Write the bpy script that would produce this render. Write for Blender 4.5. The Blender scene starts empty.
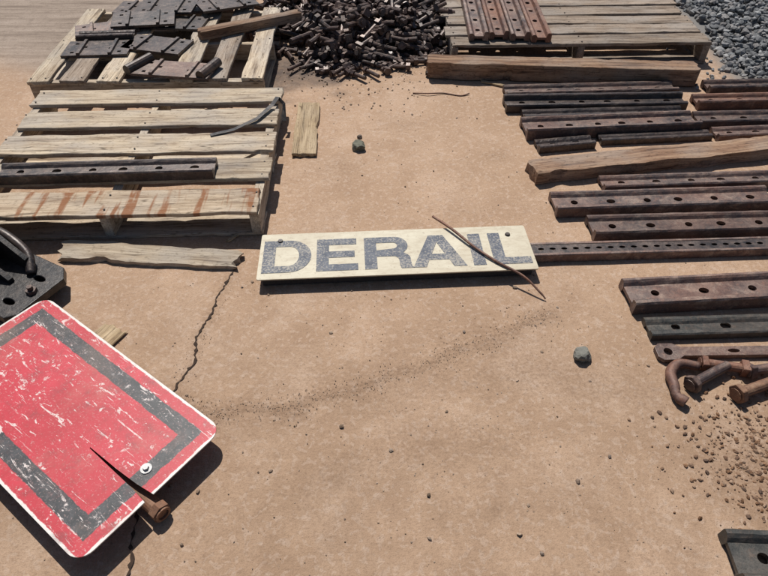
import bpy, math, random
import numpy as np
from mathutils import Matrix, Vector, Euler, noise as mn
R=random.Random(7)
rad=math.radians
sc=bpy.context.scene
col=sc.collection

# ------------------------------------------------------------------ helpers
class Acc:
    def __init__(s): s.v=[]; s.f=[]; s.m=[]
    def add(s,v,f,M=None,mi=0):
        o=len(s.v)
        if M is not None: v=[tuple(M@Vector(p)) for p in v]
        s.v+= [tuple(p) for p in v]; s.f+=[tuple(i+o for i in q) for q in f]; s.m+=[mi]*len(f)
def mk(name,acc,mats,parent=None,smooth=False,loc=None,rot=None):
    me=bpy.data.meshes.new(name); me.from_pydata(acc.v,[],acc.f); 
    if not isinstance(mats,(list,tuple)): mats=[mats]
    for m in mats: me.materials.append(m)
    me.polygons.foreach_set('material_index',acc.m)
    if smooth: me.polygons.foreach_set('use_smooth',[True]*len(me.polygons))
    me.update()
    ob=bpy.data.objects.new(name,me); col.objects.link(ob)
    if parent: ob.parent=parent
    if loc: ob.location=loc
    if rot is not None: ob.rotation_euler=rot
    return ob
def empty(name,loc=(0,0,0),rot=(0,0,0)):
    e=bpy.data.objects.new(name,None); e.empty_display_size=.1; col.objects.link(e)
    e.location=loc; e.rotation_euler=rot; return e
def cyl(r0,r1,z0,z1,n=12,ph=0,capped=True):
    v=[];f=[]
    for (r,z) in ((r0,z0),(r1,z1)):
        for i in range(n):
            a=2*math.pi*i/n+ph; v.append((r*math.cos(a),r*math.sin(a),z))
    for i in range(n): j=(i+1)%n; f.append((i,j,n+j,n+i))
    if capped: f.append(tuple(range(n-1,-1,-1))); f.append(tuple(range(n,2*n)))
    return v,f
def ext_prof(prof,L,nx=16,jit=.0005,rr=R):
    n=len(prof); v=[];f=[]
    for i in range(nx+1):
        x=-L/2+L*i/nx
        for (y,z) in prof:
            v.append((x+(rr.uniform(-1,1)*.0015 if i in(0,nx) else 0),y+rr.uniform(-1,1)*jit,z+rr.uniform(-1,1)*jit*.6))
    for i in range(nx):
        for j in range(n):
            k=(j+1)%n
            f.append((i*n+j,(i+1)*n+j,(i+1)*n+k,i*n+k)[::-1])
    f.append(tuple(range(n))[::-1]); f.append(tuple(nx*n+j for j in range(n)))
    return v,f
def plate_from(splines,thick,z=0,bevel=0):
    cu=bpy.data.curves.new('t','CURVE'); cu.dimensions='2D'; cu.fill_mode='BOTH'
    cu.extrude=thick/2; cu.bevel_depth=bevel; cu.bevel_resolution=1
    for s in splines:
        sp=cu.splines.new('POLY'); sp.points.add(len(s)-1)
        for i,p in enumerate(s): sp.points[i].co=(p[0],p[1],0,1)
        sp.use_cyclic_u=True
    o=bpy.data.objects.new('t',cu); col.objects.link(o)
    dg=bpy.context.evaluated_depsgraph_get(); dg.update()
    me=bpy.data.meshes.new_from_object(o.evaluated_get(dg))
    v=[(p.co.x,p.co.y,p.co.z+z) for p in me.vertices]; f=[tuple(p.vertices) for p in me.polygons]
    bpy.data.objects.remove(o); bpy.data.curves.remove(cu); bpy.data.meshes.remove(me)
    return v,f
def tube(pts,r,n=8):
    P=[Vector(p) for p in pts]; Q=[]
    for i in range(len(P)-1):
        p0=P[max(i-1,0)];p1=P[i];p2=P[i+1];p3=P[min(i+2,len(P)-1)]
        for k in range(6):
            t=k/6; Q.append(.5*((2*p1)+(p2-p0)*t+(2*p0-5*p1+4*p2-p3)*t*t+(3*p1-p0-3*p2+p3)*t**3))
    Q.append(P[-1]); v=[];f=[]
    for i,q in enumerate(Q):
        d=(Q[min(i+1,len(Q)-1)]-Q[max(i-1,0)]).normalized()
        s=d.cross(Vector((0,0,1))); 
        if s.length<.05: s=d.cross(Vector((0,1,0)))
        s.normalize(); u=s.cross(d)
        rr=r[min(int(i*len(r)/len(Q)),len(r)-1)] if isinstance(r,(list,tuple)) else r
        for k in range(n):
            a=2*math.pi*k/n; v.append(q+s*math.cos(a)*rr+u*math.sin(a)*rr)
    for i in range(len(Q)-1):
        for k in range(n):
            m=(k+1)%n; f.append((i*n+k,i*n+m,(i+1)*n+m,(i+1)*n+k))
    f.append(tuple(range(n))[::-1]); f.append(tuple((len(Q)-1)*n+k for k in range(n)))
    return v,f

# ------------------------------------------------------------------ materials
class NT:
    def __init__(s,name):
        s.m=bpy.data.materials.new(name); s.m.use_nodes=True; s.t=s.m.node_tree
        s.b=s.t.nodes['Principled BSDF']; s.tc=s.t.nodes.new('ShaderNodeTexCoord')
    def n(s,ty,**k):
        q=s.t.nodes.new(ty)
        for a,b in k.items(): setattr(q,a,b)
        return q
    def l(s,a,b): s.t.links.new(a,b)
    def val(s,sock,v):
        if hasattr(v,'is_linked'): s.l(v,sock)
        else: sock.default_value=v
    def mapping(s,scale=(1,1,1),src=None,rand=False):
        mp=s.n('ShaderNodeMapping'); s.l(src or s.tc.outputs['Object'],mp.inputs['Vector']); mp.inputs['Scale'].default_value=scale
        if rand:
            oi=s.n('ShaderNodeObjectInfo'); mu=s.math('MULTIPLY',oi.outputs['Random'],37.0)
            s.l(mu,mp.inputs['Location'])
        return mp.outputs['Vector']
    def noise(s,vec,scale,detail=4,rough=.6,dist=0):
        q=s.n('ShaderNodeTexNoise'); s.l(vec,q.inputs['Vector']); q.inputs['Scale'].default_value=scale
        q.inputs['Detail'].default_value=detail; q.inputs['Roughness'].default_value=rough; q.inputs['Distortion'].default_value=dist
        return q.outputs['Fac']
    def math(s,op,a,b=0.0,c=None,clamp=False):
        q=s.n('ShaderNodeMath',operation=op); q.use_clamp=clamp; s.val(q.inputs[0],a); s.val(q.inputs[1],b)
        if c is not None: s.val(q.inputs[2],c)
        return q.outputs[0]
    def step(s,x,lo,hi):
        q=s.n('ShaderNodeMapRange'); s.val(q.inputs['Value'],x); q.inputs['From Min'].default_value=lo; q.inputs['From Max'].default_value=hi
        return q.outputs['Result']
    def mix(s,f,a,b,mode='MIX'):
        q=s.n('ShaderNodeMix',data_type='RGBA',blend_type=mode); s.val(q.inputs['Factor'],f)
        s.val(q.inputs[6],a if hasattr(a,'is_linked') else (*a,1)); s.val(q.inputs[7],b if hasattr(b,'is_linked') else (*b,1))
        return q.outputs[2]
    def ramp(s,x,stops):
        q=s.n('ShaderNodeValToRGB'); s.l(x,q.inputs[0]); e=q.color_ramp.elements
        while len(e)<len(stops): e.new(.5)
        for i,(p,c) in enumerate(stops): e[i].position=p; e[i].color=(*c,1)
        return q.outputs['Color']
    def bump(s,h,strength=.4,dist=.003,prev=None):
        q=s.n('ShaderNodeBump'); s.l(h,q.inputs['Height']); q.inputs['Strength'].default_value=strength; q.inputs['Distance'].default_value=dist
        if prev: s.l(prev,q.inputs['Normal'])
        return q.outputs['Normal']
    def out(s,c,rough=.85,metal=0,normal=None,spec=.3):
        s.val(s.b.inputs['Base Color'],c if hasattr(c,'is_linked') else (*c,1)); s.val(s.b.inputs['Roughness'],rough)
        s.b.inputs['Metallic'].default_value=metal; s.b.inputs['Specular IOR Level'].default_value=spec
        if normal: s.l(normal,s.b.inputs['Normal'])
        return s.m

def wood(name,light,mid,dark,rust=False,grey=.3):
    t=NT(name); v=t.mapping((1.3,16,16),rand=True); v2=t.mapping((5,130,130),rand=True); v3=t.mapping((3,5,5),rand=True)
    n1=t.noise(v,2.2,6,.6,.6); n2=t.noise(v2,1.5,4,.7); n3=t.noise(v3,1.3,4,.6); n4=t.noise(v3,14,5,.7)
    c=t.ramp(n1,[(.32,dark),(.44,mid),(.58,light)])
    c=t.mix(t.step(n2,.32,.62),t.mix(1,c,(.60,.56,.53),'MULTIPLY'),c)
    g=tuple(.5*sum(mid)/3+.5*x for x in (.34,.30,.26))
    c=t.mix(t.math('MULTIPLY',t.step(n3,.42,.62),grey*2,clamp=True),c,t.mix(.6,c,g))
    c=t.mix(t.math('MULTIPLY',t.step(n4,.54,.68),.55),c,tuple(x*.5 for x in dark))
    vk=t.mapping((.35,9,9),rand=True); nk=t.noise(vk,3.1,2,.4,.8)
    c=t.mix(t.math('MULTIPLY',t.math('SUBTRACT',1.0,t.step(t.math('ABSOLUTE',t.math('SUBTRACT',nk,.5)),.003,.010)),.65),c,tuple(x*.3 for x in dark))
    oi=t.n('ShaderNodeObjectInfo'); hs=t.n('ShaderNodeHueSaturation'); t.l(c,hs.inputs['Color'])
    t.l(t.math('MULTIPLY_ADD',oi.outputs['Random'],.35,.82),hs.inputs['Value']); c=hs.outputs['Color']
    if rust:
        vr=t.mapping((7,.9,.1)); nr=t.noise(vr,2.1,3,.6); nn=t.noise(v3,9,4)
        m=t.math('MULTIPLY',t.step(nr,.51,.58),t.step(nn,.2,.5)); c=t.mix(t.math('MULTIPLY',m,.85),c,(.22,.085,.035))
    nrm=t.bump(n2,.5,.003); nrm=t.bump(n1,.35,.004,nrm)
    return t.out(c,.88,0,nrm,.15)
def steel(name,dark,mid,rustc,dust,rfac=.5,rough=.6,dustf=.5):
    t=NT(name); v=t.mapping((1,1,1),rand=True); vs=t.mapping((2,3.2,3.2),rand=True)
    n1=t.noise(v,9,6,.65); n2=t.noise(v,55,5,.7); n3=t.noise(v,4,4,.6); n4=t.noise(vs,7,6,.72,.6); n5=t.noise(v,170,3,.7)
    c=t.mix(t.step(n1,.35,.65),dark,mid)
    c=t.mix(t.math('MULTIPLY',t.step(n3,.42,.6),rfac),c,rustc)
    c=t.mix(t.math('MULTIPLY',t.step(n2,.50,.66),.65),c,rustc)
    c=t.mix(t.math('MULTIPLY',t.step(n4,.50,.66),dustf*.85),c,dust)
    g=t.n('ShaderNodeNewGeometry'); sx=t.n('ShaderNodeSeparateXYZ'); t.l(g.outputs['Normal'],sx.inputs[0])
    up=t.math('MULTIPLY',t.step(sx.outputs[2],.8,1.),t.step(n1,.38,.62)); c=t.mix(t.math('MULTIPLY',up,dustf*.32),c,dust)
    c=t.mix(t.math('MULTIPLY',t.step(n5,.52,.66),.45),c,tuple(x*.5 for x in dark))
    oi=t.n('ShaderNodeObjectInfo'); hs=t.n('ShaderNodeHueSaturation'); t.l(c,hs.inputs['Color'])
    t.l(t.math('MULTIPLY_ADD',oi.outputs['Random'],.5,.78),hs.inputs['Value']); c=hs.outputs['Color']
    nrm=t.bump(n2,.6,.0018); nrm=t.bump(n1,.5,.003,nrm)
    return t.out(c,t.math('MULTIPLY_ADD',n2,.35,rough-.15),.25,nrm,.5)
def stone(name,cols,rough=.9):
    t=NT(name); g=t.n('ShaderNodeNewGeometry'); v=t.mapping()
    k=len(cols)-1
    c=t.ramp(g.outputs['Random Per Island'],[(i/k,cc) for i,cc in enumerate(cols)])
    n=t.noise(v,90,4,.7); c=t.mix(t.step(n,.35,.7),t.mix(1,c,(.7,.7,.7),'MULTIPLY'),c)
    return t.out(c,rough,0,t.bump(n,.5,.003),.2)

W_LIGHT=wood('pallet_wood',(.60,.50,.375),(.47,.375,.275),(.22,.16,.11),grey=.35)
W_RUST=wood('pallet_wood_rust_stained',(.61,.49,.36),(.49,.38,.27),(.24,.16,.105),rust=True,grey=.25)
W_GREY=wood('weathered_grey_wood',(.34,.275,.22),(.25,.195,.15),(.12,.085,.065),grey=.4)
W_BROWN=wood('rusty_brown_timber',(.34,.225,.15),(.24,.145,.095),(.09,.055,.04),grey=.3)
W_TAN=wood('tan_board_wood',(.52,.40,.26),(.44,.33,.205),(.24,.165,.10),grey=.1)
S_BAR=steel('weathered_steel',(.040,.030,.031),(.095,.069,.064),(.175,.088,.062),(.35,.26,.205),.5,.50,.55)
S_RUST=steel('red_rust_steel',(.06,.034,.030),(.125,.065,.052),(.22,.098,.058),(.34,.23,.17),.6,.65,.5)
S_DARK=steel('dark_oiled_steel',(.018,.016,.017),(.045,.037,.037),(.09,.055,.043),(.22,.17,.14),.35,.40,.45)
S_BLACK=steel('black_greasy_steel',(.008,.008,.009),(.018,.017,.018),(.04,.028,.022),(.11,.09,.075),.2,.35,.25)
S_GREEN=steel('grey_steel',(.022,.024,.023),(.048,.048,.045),(.09,.06,.045),(.20,.17,.14),.3,.5,.35)
S_BOLT=steel('bolt_steel',(.017,.014,.014),(.056,.040,.037),(.12,.065,.046),(.26,.19,.15),.4,.42,.4)
S_ORNG=steel('brown_rust_steel',(.07,.04,.03),(.13,.07,.045),(.21,.10,.055),(.33,.22,.14),.6,.7)
def flat(name,c,rough=.9):
    t=NT(name); n=t.noise(t.mapping(),60,5,.7); return t.out(t.mix(t.step(n,.3,.7),tuple(x*.6 for x in c),c),rough,0,t.bump(n,.4,.002),.2)

# ------------------------------------------------------------------ ground
def axis(lo,hi,step,far):
    a=list(np.arange(lo,hi+1e-6,step)); d=step; x=hi; up=[]
    while x<far: d*=1.35; x+=d; up.append(x)
    d=step; x=lo; dn=[]
    while x>-far: d*=1.35; x-=d; dn.append(x)
    return np.array(dn[::-1]+a+up)
xs=axis(-2.2,2.4,.014,160); ys=axis(.2,4.9,.014,160)
X,Y=np.meshgrid(xs,ys); nx_,ny_=len(xs),len(ys)
def seg_dist(X,Y,pts):
    D=np.full(X.shape,9.)
    for (a,b),(c,d) in zip(pts[:-1],pts[1:]):
        t=np.clip(((X-a)*(c-a)+(Y-b)*(d-b))/((c-a)**2+(d-b)**2),0,1)
        D=np.minimum(D,np.hypot(X-a-t*(c-a),Y-b-t*(d-b)))
    return D
band=[(-.66,1.10),(-.524,1.043),(-.42,1.075),(-.30,1.055),(-.21,1.115),(-.109,1.125),(.02,1.20),(.154,1.24),(.24,1.31),(.33,1.32),(.48,1.415),(.60,1.47)]
D=seg_dist(X,Y,band); wob=.5+.5*np.sin(X*23+np.sin(Y*31)*2)
dust=.95*np.exp(-(D/(.018+.026*wob))**2)
dust=np.maximum(dust,.6*np.exp(-(np.maximum(D-.0,0)/.11)**2)*(.5+.5*np.sin(X*9+Y*13)))
dust=np.maximum(dust,.9*np.exp(-(((X-1.15)/.22)**2+((Y-.86)/.2)**2)**1.5))
dust=np.maximum(dust,.5*np.exp(-(seg_dist(X,Y,[(.1,1.22),(.5,1.22),(.85,1.12)])/.09)**2))
dust=np.maximum(dust,.45*np.exp(-(seg_dist(X,Y,[(-.25,.8),(.0,.92),(.3,.96)])/.07)**2))
crk=seg_dist(X,Y,[(-.575,1.70),(-.593,1.643),(-.611,1.538),(-.628,1.45),(-.649,1.346),(-.637,1.259),(-.655,1.185),(-.675,1.12)])
dust=np.maximum(dust,.55*np.exp(-(crk/.022)**2))
for (a,b,s_,k_) in ((-.14,.83,.035,.8),(-.10,.76,.03,.6),(.02,.98,.04,.5),(.30,.75,.05,.4),(-.25,1.9,.08,.35),(.35,2.1,.12,.3),(.7,1.75,.07,.5),(-.2,2.4,.1,.4),(.1,2.8,.12,.35),(.55,2.5,.07,.5)):
    dust=np.maximum(dust,k_*np.exp(-(((X-a)/s_)**2+((Y-b)/s_/.8)**2)))
stain_falloff=np.clip((1.9-Y)/1.2,0,1)*.55  # view-angle falloff painted into the colour: slab darkens toward the camera
stain_falloff=np.maximum(stain_falloff,1.*np.exp(-(((X+.05)/.75)**4+((Y-3.95)/.5)**4)))
dirt=1/(1+np.exp(-(Y-3.55-.35*np.sin(X*1.3)+.0*X)/.06))*(X<-1.2)
dirt=np.where(Y>5.3,1,dirt); dirt=np.where((X<-2.6),1,dirt)
gb=1/(1+np.exp(-(X-2.0)/.03))*(Y>3.2)
dark_patch=np.exp(-((((X+.50)/.27)**2+((Y-3.42)/.26)**2)*(1+.35*np.sin(X*19+Y*7)+.25*np.sin(Y*37-X*11)))**2)  # uneven dark patch on the slab, front left of the bolt pile
dark_patch=np.maximum(dark_patch,.6*np.exp(-(((X+.2)/.55)**2+((Y-3.62)/.16)**2)**2))
Z=.0035*dust+.0012*np.sin(X*3.1)*np.sin(Y*2.3)
Z=np.where((np.abs(X)>12)|(Y>14)|(Y<-10),0,Z)
V=np.stack([X.ravel(),Y.ravel(),Z.ravel()],1)
idx=np.arange(nx_*ny_).reshape(ny_,nx_)
F=np.stack([idx[:-1,:-1].ravel(),idx[:-1,1:].ravel(),idx[1:,1:].ravel(),idx[1:,:-1].ravel()],1)
me=bpy.data.meshes.new('ground'); me.vertices.add(len(V)); me.vertices.foreach_set('co',V.ravel())
me.loops.add(F.size); me.loops.foreach_set('vertex_index',F.ravel()); me.polygons.add(len(F))
me.polygons.foreach_set('loop_start',np.arange(0,F.size,4)); me.polygons.foreach_set('use_smooth',[True]*len(F))
me.update(calc_edges=True); me.validate()
ca=me.attributes.new('mask','FLOAT_COLOR','POINT')
ca.data.foreach_set('color',np.stack([dust.ravel(),stain_falloff.ravel(),dirt.ravel(),gb.ravel()],1).astype(np.float32).ravel())
ca=me.attributes.new('dark_patch','FLOAT','POINT'); ca.data.foreach_set('value',dark_patch.ravel().astype(np.float32))
g=bpy.data.objects.new('ground',me); col.objects.link(g)
t=NT('dusty_concrete'); v=t.mapping()
at=t.n('ShaderNodeAttribute',attribute_name='mask'); sp=t.n('ShaderNodeSeparateColor'); t.l(at.outputs['Color'],sp.inputs[0])
ao=t.n('ShaderNodeAttribute',attribute_name='dark_patch')
dR,dG,dB,dA=sp.outputs[0],sp.outputs[1],sp.outputs[2],at.outputs['Alpha']
nb=t.noise(v,1.3,5,.6); nm=t.noise(v,6,6,.65,.5); nf=t.noise(v,48,2.5,.5,.4); nf2=t.noise(v,27,2,.5,1.0); ns=t.noise(v,260,4,.7); nd=t.noise(v,17,5,.75); nu=t.noise(v,95,4,.65); nl=t.noise(v,2.6,5,.7,.8)
c=t.mix(t.step(nb,.35,.65),(.375,.25,.165),(.455,.31,.212))
c=t.mix(t.math('MULTIPLY',t.step(nm,.42,.66),.5),c,(.32,.205,.133))
c=t.mix(t.math('MULTIPLY',t.step(nl,.50,.66),.45),c,(.52,.38,.28))
c=t.mix(t.math('MULTIPLY',t.step(nf,.565,.615),.42),c,(.53,.40,.31))
c=t.mix(t.math('MULTIPLY',t.step(nf2,.60,.65),.32),c,(.50,.385,.305))
c=t.mix(t.math('MULTIPLY',t.step(nu,.5,.68),.5),c,(.26,.168,.11))
c=t.mix(t.math('MULTIPLY',t.step(ns,.50,.68),.5),c,(.21,.138,.09))
c=t.mix(t.math('MULTIPLY',t.step(nd,.57,.69),.45),c,(.25,.158,.104))
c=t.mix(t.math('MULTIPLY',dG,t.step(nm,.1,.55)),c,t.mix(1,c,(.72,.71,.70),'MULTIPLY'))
c=t.mix(t.math('MULTIPLY',dR,t.math('MULTIPLY_ADD',t.step(nu,.35,.6),.55,.2),clamp=True),c,(.20,.125,.08))
wv=t.noise(t.mapping((.5,7,1)),2.2,6,.7)
dc=t.ramp(wv,[(.35,(.16,.12,.095)),(.5,(.28,.22,.175)),(.65,(.35,.28,.23))]); dc=t.mix(t.math('MULTIPLY',t.step(nu,.5,.7),.5),dc,(.14,.105,.08)); dc=t.mix(t.math('MULTIPLY',t.step(nd,.5,.65),.5),dc,(.16,.12,.095)); c=t.mix(dB,c,dc)
c=t.mix(t.math('MULTIPLY',ao.outputs['Fac'],t.math('MULTIPLY_ADD',t.step(nd,.3,.6),.4,.55),clamp=True),c,(.085,.066,.058))
c=t.mix(dA,c,(.17,.165,.16))
nrm=t.bump(ns,.5,.0028); nrm=t.bump(nu,.35,.003,nrm); nrm=t.bump(nf,.22,.003,nrm); nrm=t.bump(nd,.4,.006,nrm)
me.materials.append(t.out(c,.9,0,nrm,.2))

M_CR=flat('crack_dirt',(.055,.035,.025))
def crack(name,pts,w,seed):
    r=random.Random(seed); P=[]
    for (a,b),(c_,d) in zip(pts[:-1],pts[1:]):
        n=max(2,int(math.hypot(c_-a,d-b)/.009))
        for i in range(n): P.append((a+(c_-a)*i/n,b+(d-b)*i/n))
    P.append(pts[-1]); A=Acc(); vv=[]; ox=0
    for i,p in enumerate(P):
        ox=ox*.75+r.uniform(-.005,.005); k=min(1,min(i,len(P)-1-i)/4+.1)
        ww=w*k*(.25+r.random()**2*1.6)
        z=.0056+.0012*math.sin(p[0]*3.1)*math.sin(p[1]*2.3)
        dx=P[min(i+1,len(P)-1)][0]-P[max(i-1,0)][0]; dy=P[min(i+1,len(P)-1)][1]-P[max(i-1,0)][1]; L=math.hypot(dx,dy); nx,ny=-dy/L,dx/L
        vv+=[(p[0]+nx*(ox-ww),p[1]+ny*(ox-ww),z-.001),(p[0]+nx*(ox+ww),p[1]+ny*(ox+ww),z-.001)]
    A.add(vv,[(2*i,2*i+1,2*i+3,2*i+2) for i in range(len(P)-1)]); return mk(name,A,M_CR)
crack('ground_crack',[(-.575,1.70),(-.593,1.643),(-.611,1.538),(-.628,1.45),(-.649,1.346),(-.637,1.259),(-.655,1.185),(-.675,1.12)],.0042,1)
crack('ground_crack',[(-.69,.78),(-.667,.683),(-.655,.60),(-.66,.5),(-.63,.38)],.0036,2)

# ------------------------------------------------------------------ rocks
import bmesh
bm=bmesh.new(); bmesh.ops.create_icosphere(bm,subdivisions=1,radius=1); ICO=([tuple(v.co) for v in bm.verts],[tuple(v.index for v in f.verts) for f in bm.faces]); bm.free()
bm=bmesh.new(); bmesh.ops.create_icosphere(bm,subdivisions=3,radius=1); ICO3=([tuple(v.co) for v in bm.verts],[tuple(v.index for v in f.verts) for f in bm.faces]); bm.free()
def rocks(name,items,mat):
    V=[];Fs=[]; base=np.array(ICO[0]); fa=np.array(ICO[1]); rs=np.random.RandomState(len(items))
    for k,(x,y,z,s) in enumerate(items):
        v=base*(1+rs.uniform(-.28,.28,(len(base),1)))*np.array([1,rs.uniform(.6,1),rs.uniform(.45,.85)])*s
        a=rs.uniform(0,6.28); b=rs.uniform(-.6,.6); ca_,sa=math.cos(a),math.sin(a); cb,sb=math.cos(b),math.sin(b)
        Rm=np.array([[ca_,-sa,0],[sa,ca_,0],[0,0,1]])@np.array([[1,0,0],[0,cb,-sb],[0,sb,cb]])
        V.append(v@Rm.T+np.array([x,y,z])); Fs.append(fa+12*k)
    A=Acc(); A.v=np.concatenate(V).tolist(); A.f=np.concatenate(Fs).tolist(); A.m=[0]*len(A.f)
    return mk(name,A,mat)
it=[]
for i in range(5200):
    x=2.0+R.random()*1.5; y=3.15+R.random()*2.3
    if x<2.06+.06*math.sin(y*5)+(.25 if y<3.3 else 0)*R.random(): continue
    it.append((x,y,R.uniform(.0,.05)*min(1,(x-1.98)*6),R.uniform(.013,.028)))
for i in range(2600): 
    it.append((R.uniform(2.1,5.5),R.uniform(3.2,8),R.uniform(0,.03),R.uniform(.018,.04)))
for i in range(140): it.append((2.0-abs(R.gauss(0,.12)),R.uniform(3.1,5),.005,R.uniform(.006,.014)))
rocks('gravel',it,stone('grey_gravel',[(.10,.105,.11),(.2,.205,.21),(.15,.15,.155),(.38,.38,.38),(.26,.24,.23),(.18,.19,.20)]))
it=[]
def lerp_band(pts,t):
    k=t*(len(pts)-1); i=min(int(k),len(pts)-2); u=k-i; return (pts[i][0]*(1-u)+pts[i+1][0]*u,pts[i][1]*(1-u)+pts[i+1][1]*u)
for i in range(1300):
    tt_=R.random(); 
    if math.sin(tt_*29)+math.sin(tt_*71)<-.9: continue
    p=lerp_band(band,tt_); it.append((p[0]+R.gauss(0,.035),p[1]+R.gauss(0,.020),.0036,R.choice([.0009,.0012,.0016,.0022])))
for i in range(500): it.append((R.gauss(.35,.45),R.gauss(1.05,.35),.001,R.choice([.0013,.0018,.0025,.003])))
for i in range(420): it.append((R.uniform(-1.1,1.3),R.uniform(.35,3.4),.001,R.choice([.0013,.0018,.0025,.0035])))
for i in range(200):
    y=R.uniform(1.12,1.68); it.append((-.575-(1.7-y)*.17+R.gauss(0,.018),y,.001,R.choice([.001,.0015,.002])))
for i in range(36): it.append((R.uniform(-.7,1.0),R.uniform(.5,2.4),.002,R.uniform(.004,.008)))
for x,y in [(.124,.78),(.12,.66),(.36,.67),(.02,.92),(.28,1.38),(.41,.62),(.49,1.6),(-.13,1.0),(.66,.90),(.55,.82)]: it.append((x,y,.004,R.uniform(.006,.009)))
for i in range(420): it.append((R.gauss(-.1,.35),R.gauss(3.35,.22),.002,R.choice([.002,.003,.005,.007])))
rocks('pebbles',it,stone('brown_pebbles',[(.12,.085,.06),(.26,.18,.125),(.40,.30,.22),(.20,.155,.13),(.32,.22,.15),(.42,.33,.26)]))
it=[]
for i in range(2600):
    x=1.19+R.gauss(0,.14); y=.87+R.gauss(0,.12)
    it.append((x,y,.003,R.choice([.001,.0012,.0015,.002,.003,.004,.006,.008])))
rocks('rust_rubble',it,stone('rusty_rubble',[(.15,.08,.045),(.27,.15,.085),(.38,.26,.18),(.19,.11,.07),(.12,.08,.06)]))
def rock(x,y,s,c,seed):
    V=[]
    for p in ICO3[0]:
        q=Vector(p); n=mn.noise(q*1.1+Vector((seed,0,0)))*.45+mn.noise(q*3+Vector((0,seed,0)))*.16
        q=q*(1+n); q.x=max(-.85,min(.8,q.x)); q.z=min(q.z,.75); V.append((q.x*s,q.y*s*.85,q.z*s*.8))
    A=Acc(); A.add(V,ICO3[1]); tt=NT('rock_grey'); n=tt.noise(tt.mapping(),60,6,.7); n2=tt.noise(tt.mapping(),16,4)
    cc=tt.mix(tt.step(n2,.4,.6),c,tuple(k*1.5 for k in c)); cc=tt.mix(tt.step(n,.4,.7),cc,tuple(k*.6 for k in c))
    mk('rock',A,tt.out(cc,.9,0,tt.bump(n,.8,.006),.15),loc=(x,y,s*.42),rot=(.1,.2,seed))
rock(.665,1.268,.034,(.17,.165,.145),2.3)
rock(-.125,2.56,.036,(.165,.16,.125),5.1)
rock(-.12,2.66,.014,(.14,.11,.09),1.1)

# ------------------------------------------------------------------ boards & pallets
def board(name,L,W,T,loc,rotz,mat,parent=None,rx=0,ry=0,jag=.004,seed=None,wear=.002,bow=0):
    r=random.Random(hash((round(loc[0]*999),round(loc[1]*999),round(L*999)))&0xffff if seed is None else seed)
    nx=max(8,int(L/.03)); ny=6; V=[]; off=r.uniform(0,99)
    for k in (0,1):
        for i in range(nx+1):
            for j in range(ny+1):
                x=-L/2+L*i/nx; y=-W/2+W*j/ny
                if i in (0,nx): x+=r.uniform(-jag,jag)
                if j in (0,ny):
                    y+=mn.noise(Vector((x*6+off,j*3.,0)))*wear*2.5+r.uniform(-wear,wear)*.4
                    ch=mn.noise(Vector((x*9+off*2,j*7.,k*2.)))
                    if ch>.32: y-=math.copysign((ch-.32)*wear*14,y)
                z=(k-.5)*T+mn.noise(Vector((x*2.2+off,y*4,0)))*wear*1.3+bow*(1-(2*x/L)**2)
                V.append((x,y,z))
    n=(nx+1)*(ny+1); I=lambda k,i,j:k*n+i*(ny+1)+j; F=[]
    for i in range(nx):
        for j in range(ny):
            F.append((I(1,i,j),I(1,i+1,j),I(1,i+1,j+1),I(1,i,j+1))); F.append((I(0,i,j),I(0,i,j+1),I(0,i+1,j+1),I(0,i+1,j)))
        F.append((I(0,i,0),I(0,i+1,0),I(1,i+1,0),I(1,i,0))); F.append((I(0,i,ny),I(1,i,ny),I(1,i+1,ny),I(0,i+1,ny)))
    for j in range(ny):
        F.append((I(0,0,j),I(1,0,j),I(1,0,j+1),I(0,0,j+1))); F.append((I(0,nx,j),I(0,nx,j+1),I(1,nx,j+1),I(1,nx,j)))
    A=Acc(); A.add(V,F); o=mk(name,A,mat,parent,loc=loc,rot=(rx,ry,rotz))
    b=o.modifiers.new('b','BEVEL'); b.width=.0022; b.segments=1; b.limit_method='ANGLE'; b.angle_limit=rad(50)
    return o
M_NAIL=flat('nail_head',(.06,.045,.04),.5)
def pallet(name,cx,cy,rot,W,Dp,n,bw,mats,turn=False,H=.13,missing=(),sm=None):
    e=empty(name,(cx,cy,0),(0,0,rot+(math.pi/2 if turn else 0)))
    r=random.Random(int(abs(cx)*1000)); sm=sm or mats[0]; NA=Acc()
    for i in range(n):
        if i in missing: continue
        y=-Dp/2+bw/2+(Dp-bw)*i/(n-1); dx=r.uniform(-.016,.016)
        board('deck_board_%d'%(i+1),W+r.uniform(-.02,.015),bw*r.uniform(.88,1.02),.018,(dx,y,H-.009+r.uniform(0,.002)),rad(r.uniform(-.8,.8)),mats[i%len(mats)],e,rx=rad(r.uniform(-1.2,1.2)),ry=rad(r.uniform(-.2,.2)),seed=i+int(abs(cy)*100),wear=.003,jag=.005)
        for sx in (-1,0,1):
            for q in (-.3,.3):
                v,f=cyl(.0045,.004,0,.0022,7); NA.add(v,f,Matrix.Translation((sx*(W/2-.025)+r.uniform(-.008,.008),y+q*bw,H+.0018)))
    mk('nails',NA,M_NAIL,e)
    for k,sx in enumerate((-1,0,1)):
        board('stringer_%d'%(k+1),Dp-.01,.038,H-.036,(sx*(W/2-.028),0,.018+(H-.036)/2-.0005),math.pi/2,sm,e,seed=k+40,jag=.002)
    for k,sy in enumerate((-1,0,1)):
        board('bottom_board_%d'%(k+1),W-.01,bw*.9,.016,(0,sy*(Dp/2-bw/2),.009),0,sm,e,seed=k+60)
    return e
pallet('wooden_pallet',-1.125,2.40,rad(2.0),1.235,1.05,5,.160,[W_RUST,W_LIGHT,W_LIGHT,W_LIGHT,W_LIGHT],sm=W_LIGHT)
pallet('wooden_pallet',-1.27,3.52,rad(1.0),1.0,1.25,7,.125,[W_LIGHT,W_GREY,W_LIGHT,W_LIGHT],turn=True,missing=(3,))
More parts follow.
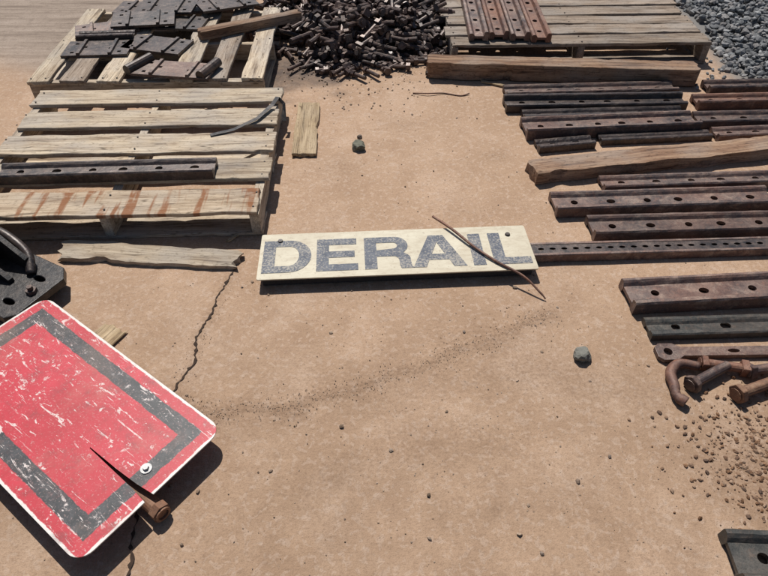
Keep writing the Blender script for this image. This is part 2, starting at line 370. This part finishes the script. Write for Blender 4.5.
pallet('wooden_pallet',1.135,4.12,rad(1.5),1.53,1.30,9,.128,[W_GREY],H=.13)
board('timber_beam',1.5,.12,.095,(1.0,3.30,.052),rad(-3.5),W_BROWN,jag=.012,wear=.005)
board('timber_plank',1.50,.115,.06,(1.41,2.445,.032),rad(10),W_BROWN,jag=.01,wear=.005)
pl=board('broken_plank',.70,.09,.022,(-.92,1.765,.016),rad(-4.5),W_LIGHT,jag=.02,wear=.006,ry=rad(.5),rx=rad(4))
board('wood_board',.50,.115,.018,(-.392,2.735,.012),rad(92),W_TAN,jag=.006,wear=.003)
board('wood_scrap',.20,.10,.008,(-.985,1.31,.008),rad(62),W_TAN,jag=.012,wear=.004)
board('timber_offcut',.62,.07,.05,(-.80,3.68,.158),rad(28),W_BROWN,jag=.01,wear=.003)
board('splintered_wood',.14,.02,.010,(.62,3.22,.008),rad(-25),W_TAN,jag=.02,wear=.003)
board('splintered_wood',.10,.014,.008,(-.60,1.90,.007),rad(50),W_TAN,jag=.01,wear=.003)
# strap on pallet
A=Acc(); P=[(-.80,2.46,.135),(-.70,2.50,.139),(-.60,2.60,.143),(-.545,2.72,.149),(-.53,2.80,.147),(-.50,2.78,.12),(-.495,2.70,.07)]
for i in range(len(P)-1):
    p=Vector(P[i]);q=Vector(P[i+1]); d=(q-p).normalized(); s=d.cross(Vector((0,0,1))).normalized()*.011; 
    if i==0: s0=s
    s1=s
    u=Vector((0,0,.0015)); vv=[p-s0,p+s0,q+s1,q-s1]; A.add([tuple(k) for k in vv]+[tuple(k+u) for k in vv],[(0,1,2,3),(7,6,5,4),(0,4,5,1),(3,2,6,7),(1,5,6,2),(0,3,7,4)]); s0=s1
mk('steel_strap',A,S_BLACK)
A=Acc(); A.add(*tube([(.16,3.12,.004),(.24,3.10,.012),(.33,3.115,.006),(.42,3.09,.004),(.47,3.11,.008)],.0035,6)); mk('wire_scrap',A,S_RUST,smooth=True)

# ------------------------------------------------------------------ joint bars
def oval(cx,cy,rx,ry,n=18): return [(cx+rx*math.cos(2*math.pi*i/n),cy-ry*math.sin(2*math.pi*i/n)) for i in range(n)]
def joint_bar(x0,y0,x1,y1,w=.13,h=.05,z=0.003,mat=None,nh=6,off=0,name='rail_joint_bar',flip=False,tilt=0):
    L=math.hypot(x1-x0,y1-y0); rot=math.atan2(y1-y0,x1-x0); A=Acc()
    a=w/2
    pf=[(-a,0),(-a+.030,0),(-a+.036,h*.34),(-a+.028,h*.62),(-a+.024,h*.93),(-a+.019,h),(-a+.005,h),(-a,h*.88)]
    pb=[(a-.028,0),(a,0),(a,h*.7),(a-.004,h*.80),(a-.016,h*.84),(a-.024,h*.74),(a-.034,h*.50)]
    if flip: pf,pb=[(-y,zz) for y,zz in pb][::-1],[(-y,zz) for y,zz in pf][::-1]
    A.add(*ext_prof(pf,L,30,.0008)); A.add(*ext_prof(pb,L,30,.0008))
    b=a-.022
    hs=[]
    for i in range(nh):
        hx=-L/2+L*(i+.5)/nh+(.012 if i<nh/2 else -.012)
        hs.append(oval(hx,off,.019 if i%2 else .0155,.0145))
    vv,ff=plate_from([[(-L/2+.0015,-b),(L/2-.0015,-b),(L/2-.0015,b),(-L/2+.0015,b)]]+hs,h*.26,z=h*.40)
    A.add(vv,ff)
    return mk(name,A,mat or S_BAR,loc=((x0+x1)/2,(y0+y1)/2,z),rot=(tilt,0,rot))
joint_bar(-1.61,2.125,-.715,2.17,w=.115,h=.045,z=.133,mat=S_DARK)
joint_bar(.66,3.085,1.60,3.135,w=.12,mat=S_BAR)
joint_bar(.64,2.955,1.60,2.985,w=.11,h=.055,mat=S_DARK,flip=True)
joint_bar(.70,2.705,1.58,2.775,w=.15,h=.06,mat=S_BAR,nh=6)
joint_bar(.72,2.84,1.56,2.885,w=.09,h=.04,mat=S_DARK)
joint_bar(1.66,2.985,2.60,3.03,w=.11,mat=S_RUST)
joint_bar(1.60,2.80,2.55,2.84,w=.12,h=.045,mat=S_BAR)
joint_bar(1.78,3.15,2.70,3.19,w=.11,mat=S_BAR)
joint_bar(.74,2.555,1.02,2.60,w=.085,h=.035,mat=S_DARK,nh=2)
joint_bar(1.06,2.62,1.62,2.665,w=.07,h=.03,mat=S_DARK,nh=3)
joint_bar(1.64,2.66,2.45,2.72,w=.10,h=.04,mat=S_BAR)
joint_bar(.97,2.235,1.93,2.29,w=.10,h=.042,mat=S_BAR)
joint_bar(.725,2.085,1.68,2.135,w=.135,h=.05,mat=S_BAR)
joint_bar(.845,1.925,1.80,1.965,w=.13,h=.05,mat=S_BAR)
joint_bar(.885,1.535,1.80,1.60,w=.145,h=.055,mat=S_BAR,nh=5)
joint_bar(.915,1.385,1.80,1.42,w=.09,h=.03,mat=S_GREEN,nh=5)
joint_bar(.885,.60,1.55,.575,w=.14,h=.055,mat=S_GREEN,nh=5)
for x,m,dx in ((.55,S_BAR,0),(.67,S_RUST,.01),(.79,S_BAR,.0),(.91,S_RUST,-.01)):
    joint_bar(x,3.50+dx*2,x+.012,4.42,w=.112,h=.052,z=.134,mat=m)
vv,ff=plate_from([[(-.36,-.020),(-.345,-.034),(-.30,-.034),(-.275,-.018),(.36,-.018),(.36,.018),(-.275,.018),(-.30,.034),(-.345,.034),(-.36,.020)],oval(-.322,0,.016,.016),oval(-.10,0,.022,.009),oval(.10,0,.022,.009),oval(.26,0,.012,.009)],.014,z=.012,bevel=.0015)
A=Acc();A.add(vv,ff); mk('slotted_tie_bar',A,S_BAR,loc=(1.275,1.285,0),rot=(0,0,rad(1)))
# perforated channel
e=empty('perforated_steel_channel',(1.42,1.812,0),(0,0,rad(2.4)))
L=1.75; hs=[]; n=38
for i in range(n): hs.append(oval(-L/2+L*(i+.5)/n,0,.0125,.007,12))
A=Acc(); A.add(*plate_from([[(-L/2,-.03),(L/2,-.03),(L/2,.03),(-L/2,.03)]]+hs,.003,z=.036)); mk('perforated_web',A,S_DARK,e)
A=Acc(); A.add(*ext_prof([(-.0385,.002),(-.034,.002),(-.034,.034),(-.026,.034),(-.026,.0395),(-.036,.0395),(-.0385,.037)],L)); A.add(*ext_prof([(.034,.002),(.0385,.002),(.0385,.037),(.036,.0395),(.026,.0395),(.026,.034),(.034,.034)],L)); mk('flanges',A,S_BAR,e)

# ------------------------------------------------------------------ bolts
def bolt(A,M,L=.15,r=.0125,head=6,nut=False,hr=.025):
    v,f=cyl(r,r,0,L,9); A.add(v,f,M)
    v,f=cyl(hr,hr*.92,-.018,.0015,head,R.random()); A.add(v,f,M)
    v,f=cyl(hr*.7,hr*.45,-.024,-.018,10); A.add(v,f,M)
    if nut:
        z=L*R.uniform(.45,.85); v,f=cyl(hr*1.05,hr*1.05,z,z+.024,R.choice([4,6]),R.random()); A.add(v,f,M)
def lay(x,y,z,az,tilt=0): return Matrix.Translation((x,y,z))@Matrix.Rotation(az,4,'Z')@Matrix.Rotation(math.pi/2+tilt,4,'Y')
e=empty('bolt_pile')
def mound(x,y):
    fx=min(1,max(0,(x+.80)/.25))*min(1,max(0,(.40-x)/.08)); fy=min(1,max(0,(y-3.52-.07*math.sin(x*7)-(.25 if x<-.45 else 0))/.35))*min(1,max(0,(5.3-y)/.4))
    return .15*fx**.6*fy**.6
A=Acc(); N=50; vv=[];
for j in range(N+1):
    for i in range(N+1):
        x=-.85+1.25*i/N; y=3.45+1.9*j/N; vv.append((x,y,mound(x,y)*.72-.006+(R.uniform(-.008,.008) if mound(x,y)>.01 else -.01)))
A.add(vv,[(j*(N+1)+i,j*(N+1)+i+1,(j+1)*(N+1)+i+1,(j+1)*(N+1)+i) for j in range(N) for i in range(N)]); mk('base_layer',A,S_DARK,e)
A=Acc(); k=0
while k<1000:
    x=R.uniform(-.82,.37); y=R.uniform(3.5,5.3); h=mound(x,y)
    if h<=.0: continue
    k+=1; bolt(A,lay(x,y,h*R.uniform(.6,1.0)+.014,R.uniform(0,6.28),R.uniform(-.4,.4)),L=R.uniform(.09,.19),r=R.uniform(.011,.016),head=R.choice([4,6,6]),nut=R.random()<.35,hr=R.uniform(.023,.032))
mk('bolts',A,S_BOLT,e)
A=Acc()
for k in range(46):
    x=R.uniform(-.78,.32); y=3.50-abs(R.gauss(0,.07))+.05*math.sin(x*7)+(.12 if x<-.4 else 0)
    bolt(A,lay(x,y,.021,R.uniform(0,6.28),-.06),L=R.uniform(.05,.13),r=R.uniform(.009,.012),head=6,nut=R.random()<.3,hr=.021)
mk('stray_bolts',A,S_BOLT,e)

# clutter on back-left pallet
def tie_plate(x,y,rot,z,L=.36,w=.19,mat=S_BAR,tilt=(0,0)):
    A=Acc(); sq=lambda cx,cy:[(cx-.011,cy-.011),(cx-.011,cy+.011),(cx+.011,cy+.011),(cx+.011,cy-.011)]
    A.add(*plate_from([[(-L/2,-w/2),(L/2,-w/2),(L/2,w/2),(-L/2,w/2)],sq(-L*.36,-w*.3),sq(-L*.36,w*.3),sq(L*.36,-w*.3),sq(L*.36,w*.3),sq(-L*.2,0.01),sq(L*.2,-.01)],.012,z=.009,bevel=.0015))
    for s in (-1,1): A.add(*ext_prof([(-.012,.012),(.012,.012),(.008,.028),(-.008,.028)],w-.004,6),M=Matrix.Translation((s*L*.24,0,0))@Matrix.Rotation(math.pi/2,4,'Z'))
    return mk('tie_plate',A,mat,loc=(x,y,z),rot=(tilt[0],tilt[1],rot))
tie_plate(-1.62,3.38,rad(4),.131,mat=S_DARK); tie_plate(-1.30,3.43,rad(-14),.131,mat=S_DARK)
tie_plate(-1.66,3.66,rad(20),.131,mat=S_BAR); tie_plate(-1.27,3.75,rad(-6),.131,mat=S_DARK); tie_plate(-1.45,3.72,rad(12),.165,mat=S_DARK,tilt=(.05,.03))
tie_plate(-1.52,3.98,rad(-5),.131,mat=S_DARK); tie_plate(-1.15,4.02,rad(9),.131,mat=S_BAR); tie_plate(-1.36,3.92,rad(-3),.163,mat=S_DARK,tilt=(.04,-.03)); tie_plate(-1.0,3.99,rad(30),.16,mat=S_DARK,tilt=(.02,.05))
tie_plate(-1.12,3.11,rad(-8),.133,L=.42,w=.17,mat=S_BAR)
A=Acc(); A.add(*cyl(.026,.026,-.09,.09,14),M=lay(-1.32,3.15,.158,rad(62))); A.add(*cyl(.026,.026,-.09,.09,14),M=lay(-.93,3.09,.158,rad(70))); mk('steel_roller',A,S_BOLT)
joint_bar(-1.78,3.52,-1.46,3.545,w=.09,h=.04,z=.134,mat=S_DARK,nh=2)

# ------------------------------------------------------------------ DERAIL sign
e=empty('derail_sign',(.048,1.752,0),(rad(-.8),0,rad(3.3)))
SW,SH,SZ=1.055,.262,.046
t=NT('cream_sign_paint'); v=t.mapping(); n1=t.noise(v,7,6,.7); n2=t.noise(v,70,4,.7); n3=t.noise(t.mapping((3,12,1)),4,5,.7); n4=t.noise(v,3,5,.7)
c=t.mix(t.step(n1,.35,.7),(.50,.445,.335),(.60,.55,.43)); c=t.mix(t.math('MULTIPLY',t.step(n3,.48,.64),.5),c,(.38,.31,.22)); c=t.mix(t.math('MULTIPLY',t.step(n4,.48,.66),.35),c,(.38,.31,.22)); c=t.mix(t.math('MULTIPLY',t.step(n2,.58,.68),.55),c,(.30,.235,.17))
CREAM=t.out(c,.6,0,t.bump(n2,.25,.001),.35)
t=NT('faded_navy_lettering'); v=t.mapping(); n1=t.noise(v,24,6,.8); n2=t.noise(v,120,4,.7); n3=t.noise(v,6,3)
c=t.mix(t.step(n1,.35,.65),(.065,.075,.10),(.14,.15,.175)); m=t.step(t.math('ADD',n2,t.math('MULTIPLY',n3,.4)),.70,.80)
c=t.mix(t.math('MULTIPLY',m,.7),c,(.40,.36,.30)); NAVY=t.out(c,.65,0,None,.3)
rc=lambda w,h,r,n=5:[(sx*(w/2-r)+r*math.cos(a0+math.pi/2*i/n),sy*(h/2-r)+r*math.sin(a0+math.pi/2*i/n)) for sx,sy,a0 in((1,1,0),(-1,1,math.pi/2),(-1,-1,math.pi),(1,-1,1.5*math.pi)) for i in range(n+1)]
A=Acc(); A.add(*plate_from([rc(SW,SH,.008)],.005,z=SZ)); mk('sign_plate',A,CREAM,e)
A=Acc(); A.add(*ext_prof([(-.115,.004),(.115,.004),(.115,.042),(-.115,.042)],1.02,20)); mk('backing_board',A,flat('dark_backing',(.05,.045,.045)),e)
s=.047; H=.185; y0=-.098
def arc(cx,cy,rx,ry,a0,a1,n=14): return [(cx+rx*math.cos(a0+(a1-a0)*i/n),cy+ry*math.sin(a0+(a1-a0)*i/n)) for i in range(n+1)]
hp=math.pi/2
def D_(x,w): 
    return [[(x,y0),(x+w-.085,y0)]+arc(x+w-.085,y0+H/2,.085,H/2,-hp,hp)+[(x,y0+H)],
            [(x+s,y0+.036),(x+s,y0+H-.036)]+arc(x+w-.085,y0+H/2,.038,H/2-.036,hp,-hp)]
def E_(x,w): k=.036; return [[(x,y0),(x+w,y0),(x+w,y0+k),(x+s,y0+k),(x+s,y0+H/2-k/2),(x+w-.012,y0+H/2-k/2),(x+w-.012,y0+H/2+k/2),(x+s,y0+H/2+k/2),(x+s,y0+H-k),(x+w-.004,y0+H-k),(x+w-.004,y0+H),(x,y0+H)]]
def R_(x,w):
    c_=y0+H-.053; 
    return [[(x,y0),(x+s,y0),(x+s,y0+.070),(x+.085,y0+.070)]+arc(x+w-.062,y0+.045,.022,.025,hp,0,5)+[(x+w-.040,y0+.02),(x+w-.034,y0),(x+w+.014,y0),(x+w+.006,y0+.012)]+arc(x+w-.038,y0+.055,.042,.033,-.15,.9,5)+arc(x+w-.055,c_,.053,.053,-.9,hp)+[(x,y0+H)],
            [(x+s,y0+.106),(x+s,y0+H-.034)]+arc(x+w-.060,c_-.0015+.002,.017,.0185,hp,-hp,8)]
def A_(x,w): m=x+w/2; return [[(x,y0),(x+.050,y0),(x+.064,y0+.040),(x+w-.064,y0+.040),(x+w-.050,y0),(x+w,y0),(m+.029,y0+H),(m-.029,y0+H)],[(x+.077,y0+.073),(m,y0+H-.042),(x+w-.077,y0+.073)]]
def I_(x,w): return [[(x,y0),(x+w,y0),(x+w,y0+H),(x,y0+H)]]
def L_(x,w): return [[(x,y0),(x+w,y0),(x+w,y0+.038),(x+s,y0+.038),(x+s,y0+H),(x,y0+H)]]
for nm,fn,x,w in (('letter_d',D_,-.513,.185),('letter_e',E_,-.308,.158),('letter_r',R_,-.124,.172),('letter_a',A_,.058,.205),('letter_i',I_,.288,.048),('letter_l',L_,.368,.145)):
    A=Acc(); A.add(*plate_from(fn(x,w),.0006,z=SZ+.0036)); mk(nm,A,NAVY,e)
A=Acc()
for x,y in ((-.452,.085),(.45,.075)):
    A.add(*cyl(.011,.009,0,.005,12),M=Matrix.Translation((x,y,SZ+.004)))
mk('mounting_bolts',A,S_DARK,e)
A=Acc(); A.add(*tube([(.200,1.955,.060),(.27,1.87,.064),(.35,1.765,.060),(.43,1.68,.058),(.515,1.612,.052),(.575,1.552,.022),(.592,1.535,.008)],[.0055,.0055,.005,.005,.0045,.004,.003])); mk('bent_rod',A,S_RUST,smooth=True)

# ------------------------------------------------------------------ red warning sign
ang=rad(-36.5); Lr,Wr=.90,.475
Rc=Vector((-.468,.948,0))
e=empty('red_warning_sign',(Rc.x,Rc.y,.0),(0,0,ang))
t=NT('red_sign_paint'); v=t.mapping(); xyz=t.n('ShaderNodeSeparateXYZ'); t.l(v,xyz.inputs[0]); x_=xyz.outputs[0]; y_=xyz.outputs[1]
wn=t.math('MULTIPLY_ADD',t.noise(v,30,5,.7),.014,-.007)
d=t.math('MINIMUM',t.math('MINIMUM',t.math('MULTIPLY',x_,-1.),t.math('ADD',x_,Lr)),t.math('MINIMUM',t.math('MULTIPLY',y_,-1.),t.math('ADD',y_,Wr)))
dw=t.math('ADD',d,wn)
n1=t.noise(v,7,5,.65); n2=t.noise(v,38,5,.7)
red=t.mix(t.step(n1,.35,.65),(.40,.010,.024),(.50,.020,.042)); red=t.mix(t.math('MULTIPLY',t.step(n2,.50,.66),.45),red,(.31,.016,.022))
blk=t.mix(t.step(n2,.4,.7),(.018,.020,.024),(.055,.055,.062))
inb=t.math('MULTIPLY',t.step(dw,.040,.042),t.math('SUBTRACT',1.,t.step(dw,.088,.090)))
c=t.mix(inb,red,blk)
c=t.mix(t.step(dw,.0085,.0065),c,(.66,.62,.58))
def scratch(rot,sc,lo,hi,sd,dist=.6):
    mp=t.n('ShaderNodeMapping'); t.l(v,mp.inputs['Vector']); mp.inputs['Rotation'].default_value=(0,0,rot); mp.inputs['Scale'].default_value=sc; mp.inputs['Location'].default_value=(sd,sd*2,0)
    return t.step(t.noise(mp.outputs[0],1.,5,.7,dist),lo,hi)
s1=scratch(rad(20),(9,44,1),.625,.645,3.); s2=scratch(rad(75),(16,90,1),.645,.665,8.); s3=t.math('MULTIPLY',t.step(n2,.61,.64),t.step(n1,.49,.55)); s4=scratch(rad(-10),(16,24,1),.64,.655,1.); s5=scratch(rad(50),(8,70,1),.645,.66,5.); s6=scratch(rad(35),(5,150,1),.655,.675,11.,0)
sm=t.math('MAXIMUM',t.math('MAXIMUM',t.math('MAXIMUM',s1,s2),t.math('MAXIMUM',s5,s6)),t.math('MAXIMUM',s3,s4))
c=t.mix(t.math('MULTIPLY',t.math('MULTIPLY',sm,t.step(t.noise(v,90,3,.7),.32,.5)),.9),c,(.66,.57,.54))
n5=t.noise(v,160,4,.7); c=t.mix(t.math('MULTIPLY',t.step(n5,.57,.66),.38),c,(.52,.34,.32))
n6=t.noise(v,18,5,.7); c=t.mix(t.math('MULTIPLY',t.step(n6,.54,.70),.4),c,(.10,.03,.03))
n7=t.noise(v,5,5,.7); c=t.mix(t.math('MULTIPLY',t.step(n7,.48,.72),.28),c,(.36,.23,.17))
RED=t.out(c,.5,0,t.bump(n2,.15,.001),.35)
def rcorner(cx,cy,a0,r=.045,n=7): return [(cx+r*math.cos(a0+hp*i/n),cy+r*math.sin(a0+hp*i/n)) for i in range(n+1)]
r_=.045
out=rcorner(-r_,-r_,0)+rcorner(-Lr+r_,-r_,hp)+rcorner(-Lr+r_,-Wr+r_,math.pi)+rcorner(-r_,-Wr+r_,1.5*math.pi)
out+=[(0,-.276),(-.06,-.271),(-.14,-.2695),(-.255,-.267),(-.258,-.264),(-.14,-.261),(-.06,-.256),(0,-.248)]
A=Acc(); A.add(*plate_from([out],.004,z=.072)); mk('sign_panel',A,RED,e)
A=Acc(); A.add(*cyl(.017,.016,.0745,.077,18),M=Matrix.Translation((-.075,-.212,0))); A.add(*cyl(.009,.008,.077,.084,6),M=Matrix.Translation((-.075,-.212,0)))
t=NT('galvanised_washer'); mk('washer_bolt',A,t.out(t.mix(t.noise(t.mapping(),120,3),(.22,.22,.22),(.48,.47,.46)),.5,.3),e)
A=Acc()
n=20; ro,ri=.023,.016
vv=[];
for (r,x) in ((ro,-.30),(ro,.042),(ri,.042),(ri,-.05)):
    for i in range(n): a=2*math.pi*i/n; vv.append((x,-.262+r*math.cos(a),.028+r*math.sin(a)))
ff=[(k*n+i,k*n+(i+1)%n,(k+1)*n+(i+1)%n,(k+1)*n+i) for k in range(3) for i in range(n)]+[tuple(3*n+i for i in range(n))]
A.add(vv,ff); A.add(*cyl(.028,.028,0,.022,6),M=Matrix.Translation((.014,-.262,.030))@Matrix.Rotation(hp,4,'Y')); mk('post_stub',A,S_ORNG,e)
A=Acc(); A.add(*ext_prof([(-.04,.003),(.04,.003),(.04,.066),(-.04,.066)],.30,8),M=Matrix.Translation((-.72,-.2,0))@Matrix.Rotation(hp,4,'Z')); mk('support_block',A,W_GREY,e)

# ------------------------------------------------------------------ dark casting (left)
e=empty('derail_casting',(-1.43,1.60,0),(0,0,rad(-28)))
A=Acc(); A.add(*plate_from([[(-.34,-.13),(.22,-.13),(.245,-.10),(.245,.10),(.20,.14),(-.34,.14)],oval(.17,.06,.030,.015),oval(.17,-.07,.030,.015),oval(.02,-.09,.018,.018)],.026,z=.060,bevel=.003)); mk('base_plate',A,S_BLACK,e)
A=Acc(); A.add(*ext_prof([(-.12,.003),(.12,.003),(.105,.045),(-.105,.045)],.50,10),M=Matrix.Translation((-.06,0,0))); mk('foot',A,S_BLACK,e)
A=Acc()
for y,h in ((-.075,.10),(.0,.11),(.085,.14)):
    A.add(*ext_prof([(-.012,0),(.012,0),(.009,h),(-.009,h)],.42,10),M=Matrix.Translation((-.11,y,.071)))
A.v=[(x,y,z-(max(0,(x+.06))*.55 if z>.10 else 0)) for x,y,z in A.v]; mk('ribs',A,S_BLACK,e)
A=Acc(); A.add(*cyl(.085,.085,-.07,.07,26),M=Matrix.Translation((-.20,.03,.18))@Matrix.Rotation(hp,4,'X')); A.add(*cyl(.034,.034,-.095,.095,16),M=Matrix.Translation((-.20,.03,.18))@Matrix.Rotation(hp,4,'X')); o=mk('hub',A,S_BLACK,e); b=o.modifiers.new('b','BEVEL'); b.width=.008; b.segments=2; b.limit_method='ANGLE'
A=Acc(); A.add(*tube([(-.20,.115,.16),(-.05,.125,.15),(.07,.11,.115),(.13,.06,.082)],.017,10)); mk('curved_arm',A,S_DARK,e,smooth=True)
A=Acc()
for x,y in ((.205,0),(.10,-.10)): A.add(*cyl(.02,.019,.073,.09,6),M=Matrix.Translation((x,y,0))); A.add(*cyl(.010,.010,.09,.104,10),M=Matrix.Translation((x,y,0)))
mk('anchor_bolts',A,S_BOLT,e)

# ------------------------------------------------------------------ rail anchor + loose bolts on right
A=Acc(); A.add(*tube([(1.03,1.215,.022),(.97,1.225,.024),(.93,1.19,.022),(.925,1.14,.022),(.92,1.10,.022),(.94,1.075,.022)],[.015,.017,.017,.016,.014,.018],10)); mk('rail_anchor',A,S_RUST,smooth=True)
def lone(x,y,az,L,r,hr,head,mat,nut=True):
    A=Acc(); bolt(A,Matrix.Rotation(math.pi/2,4,'Y'),L,r,head,nut,hr); o=mk('rusty_bolt',A,mat,loc=(x,y,hr*.88),rot=(0,0,az)); b=o.modifiers.new('b','BEVEL'); b.width=.002; b.limit_method='ANGLE'
lone(.99,1.145,rad(28),.15,.017,.032,6,S_BAR,False)
lone(1.12,1.105,rad(20),.17,.018,.034,6,S_ORNG,False)
lone(1.06,1.225,rad(-10),.14,.016,.028,4,S_RUST)
lone(1.20,1.195,rad(10),.16,.017,.03,4,S_BAR)
lone(1.21,1.03,rad(5),.15,.016,.03,6,S_RUST)

# ------------------------------------------------------------------ light, sky, camera
el,az=rad(58),rad(-17)
to=Vector((math.sin(az)*math.cos(el),math.cos(az)*math.cos(el),math.sin(el)))
sl=bpy.data.lights.new('sun','SUN'); sl.energy=5.0; sl.angle=rad(.5); sl.color=(1,.965,.905)
so=bpy.data.objects.new('sun',sl); col.objects.link(so); so.rotation_euler=to.to_track_quat('Z','Y').to_euler(); so.location=to*10
w=bpy.data.worlds.new('World'); sc.world=w; w.use_nodes=True; nt=w.node_tree
sk=nt.nodes.new('ShaderNodeTexSky'); sk.sky_type='NISHITA'; sk.sun_disc=False; sk.sun_elevation=el; sk.sun_rotation=az
nt.links.new(sk.outputs[0],nt.nodes['Background'].inputs[0]); nt.nodes['Background'].inputs[1].default_value=.06
cd=bpy.data.cameras.new('camera'); co=bpy.data.objects.new('camera',cd); col.objects.link(co)
co.location=(0,0,1.6); co.rotation_euler=(rad(45),0,0); cd.sensor_width=36; cd.lens=28.27; cd.clip_end=1000; cd.clip_start=.02
sc.camera=co
sc.view_settings.view_transform='Standard'; sc.view_settings.look='None'; sc.view_settings.exposure=0
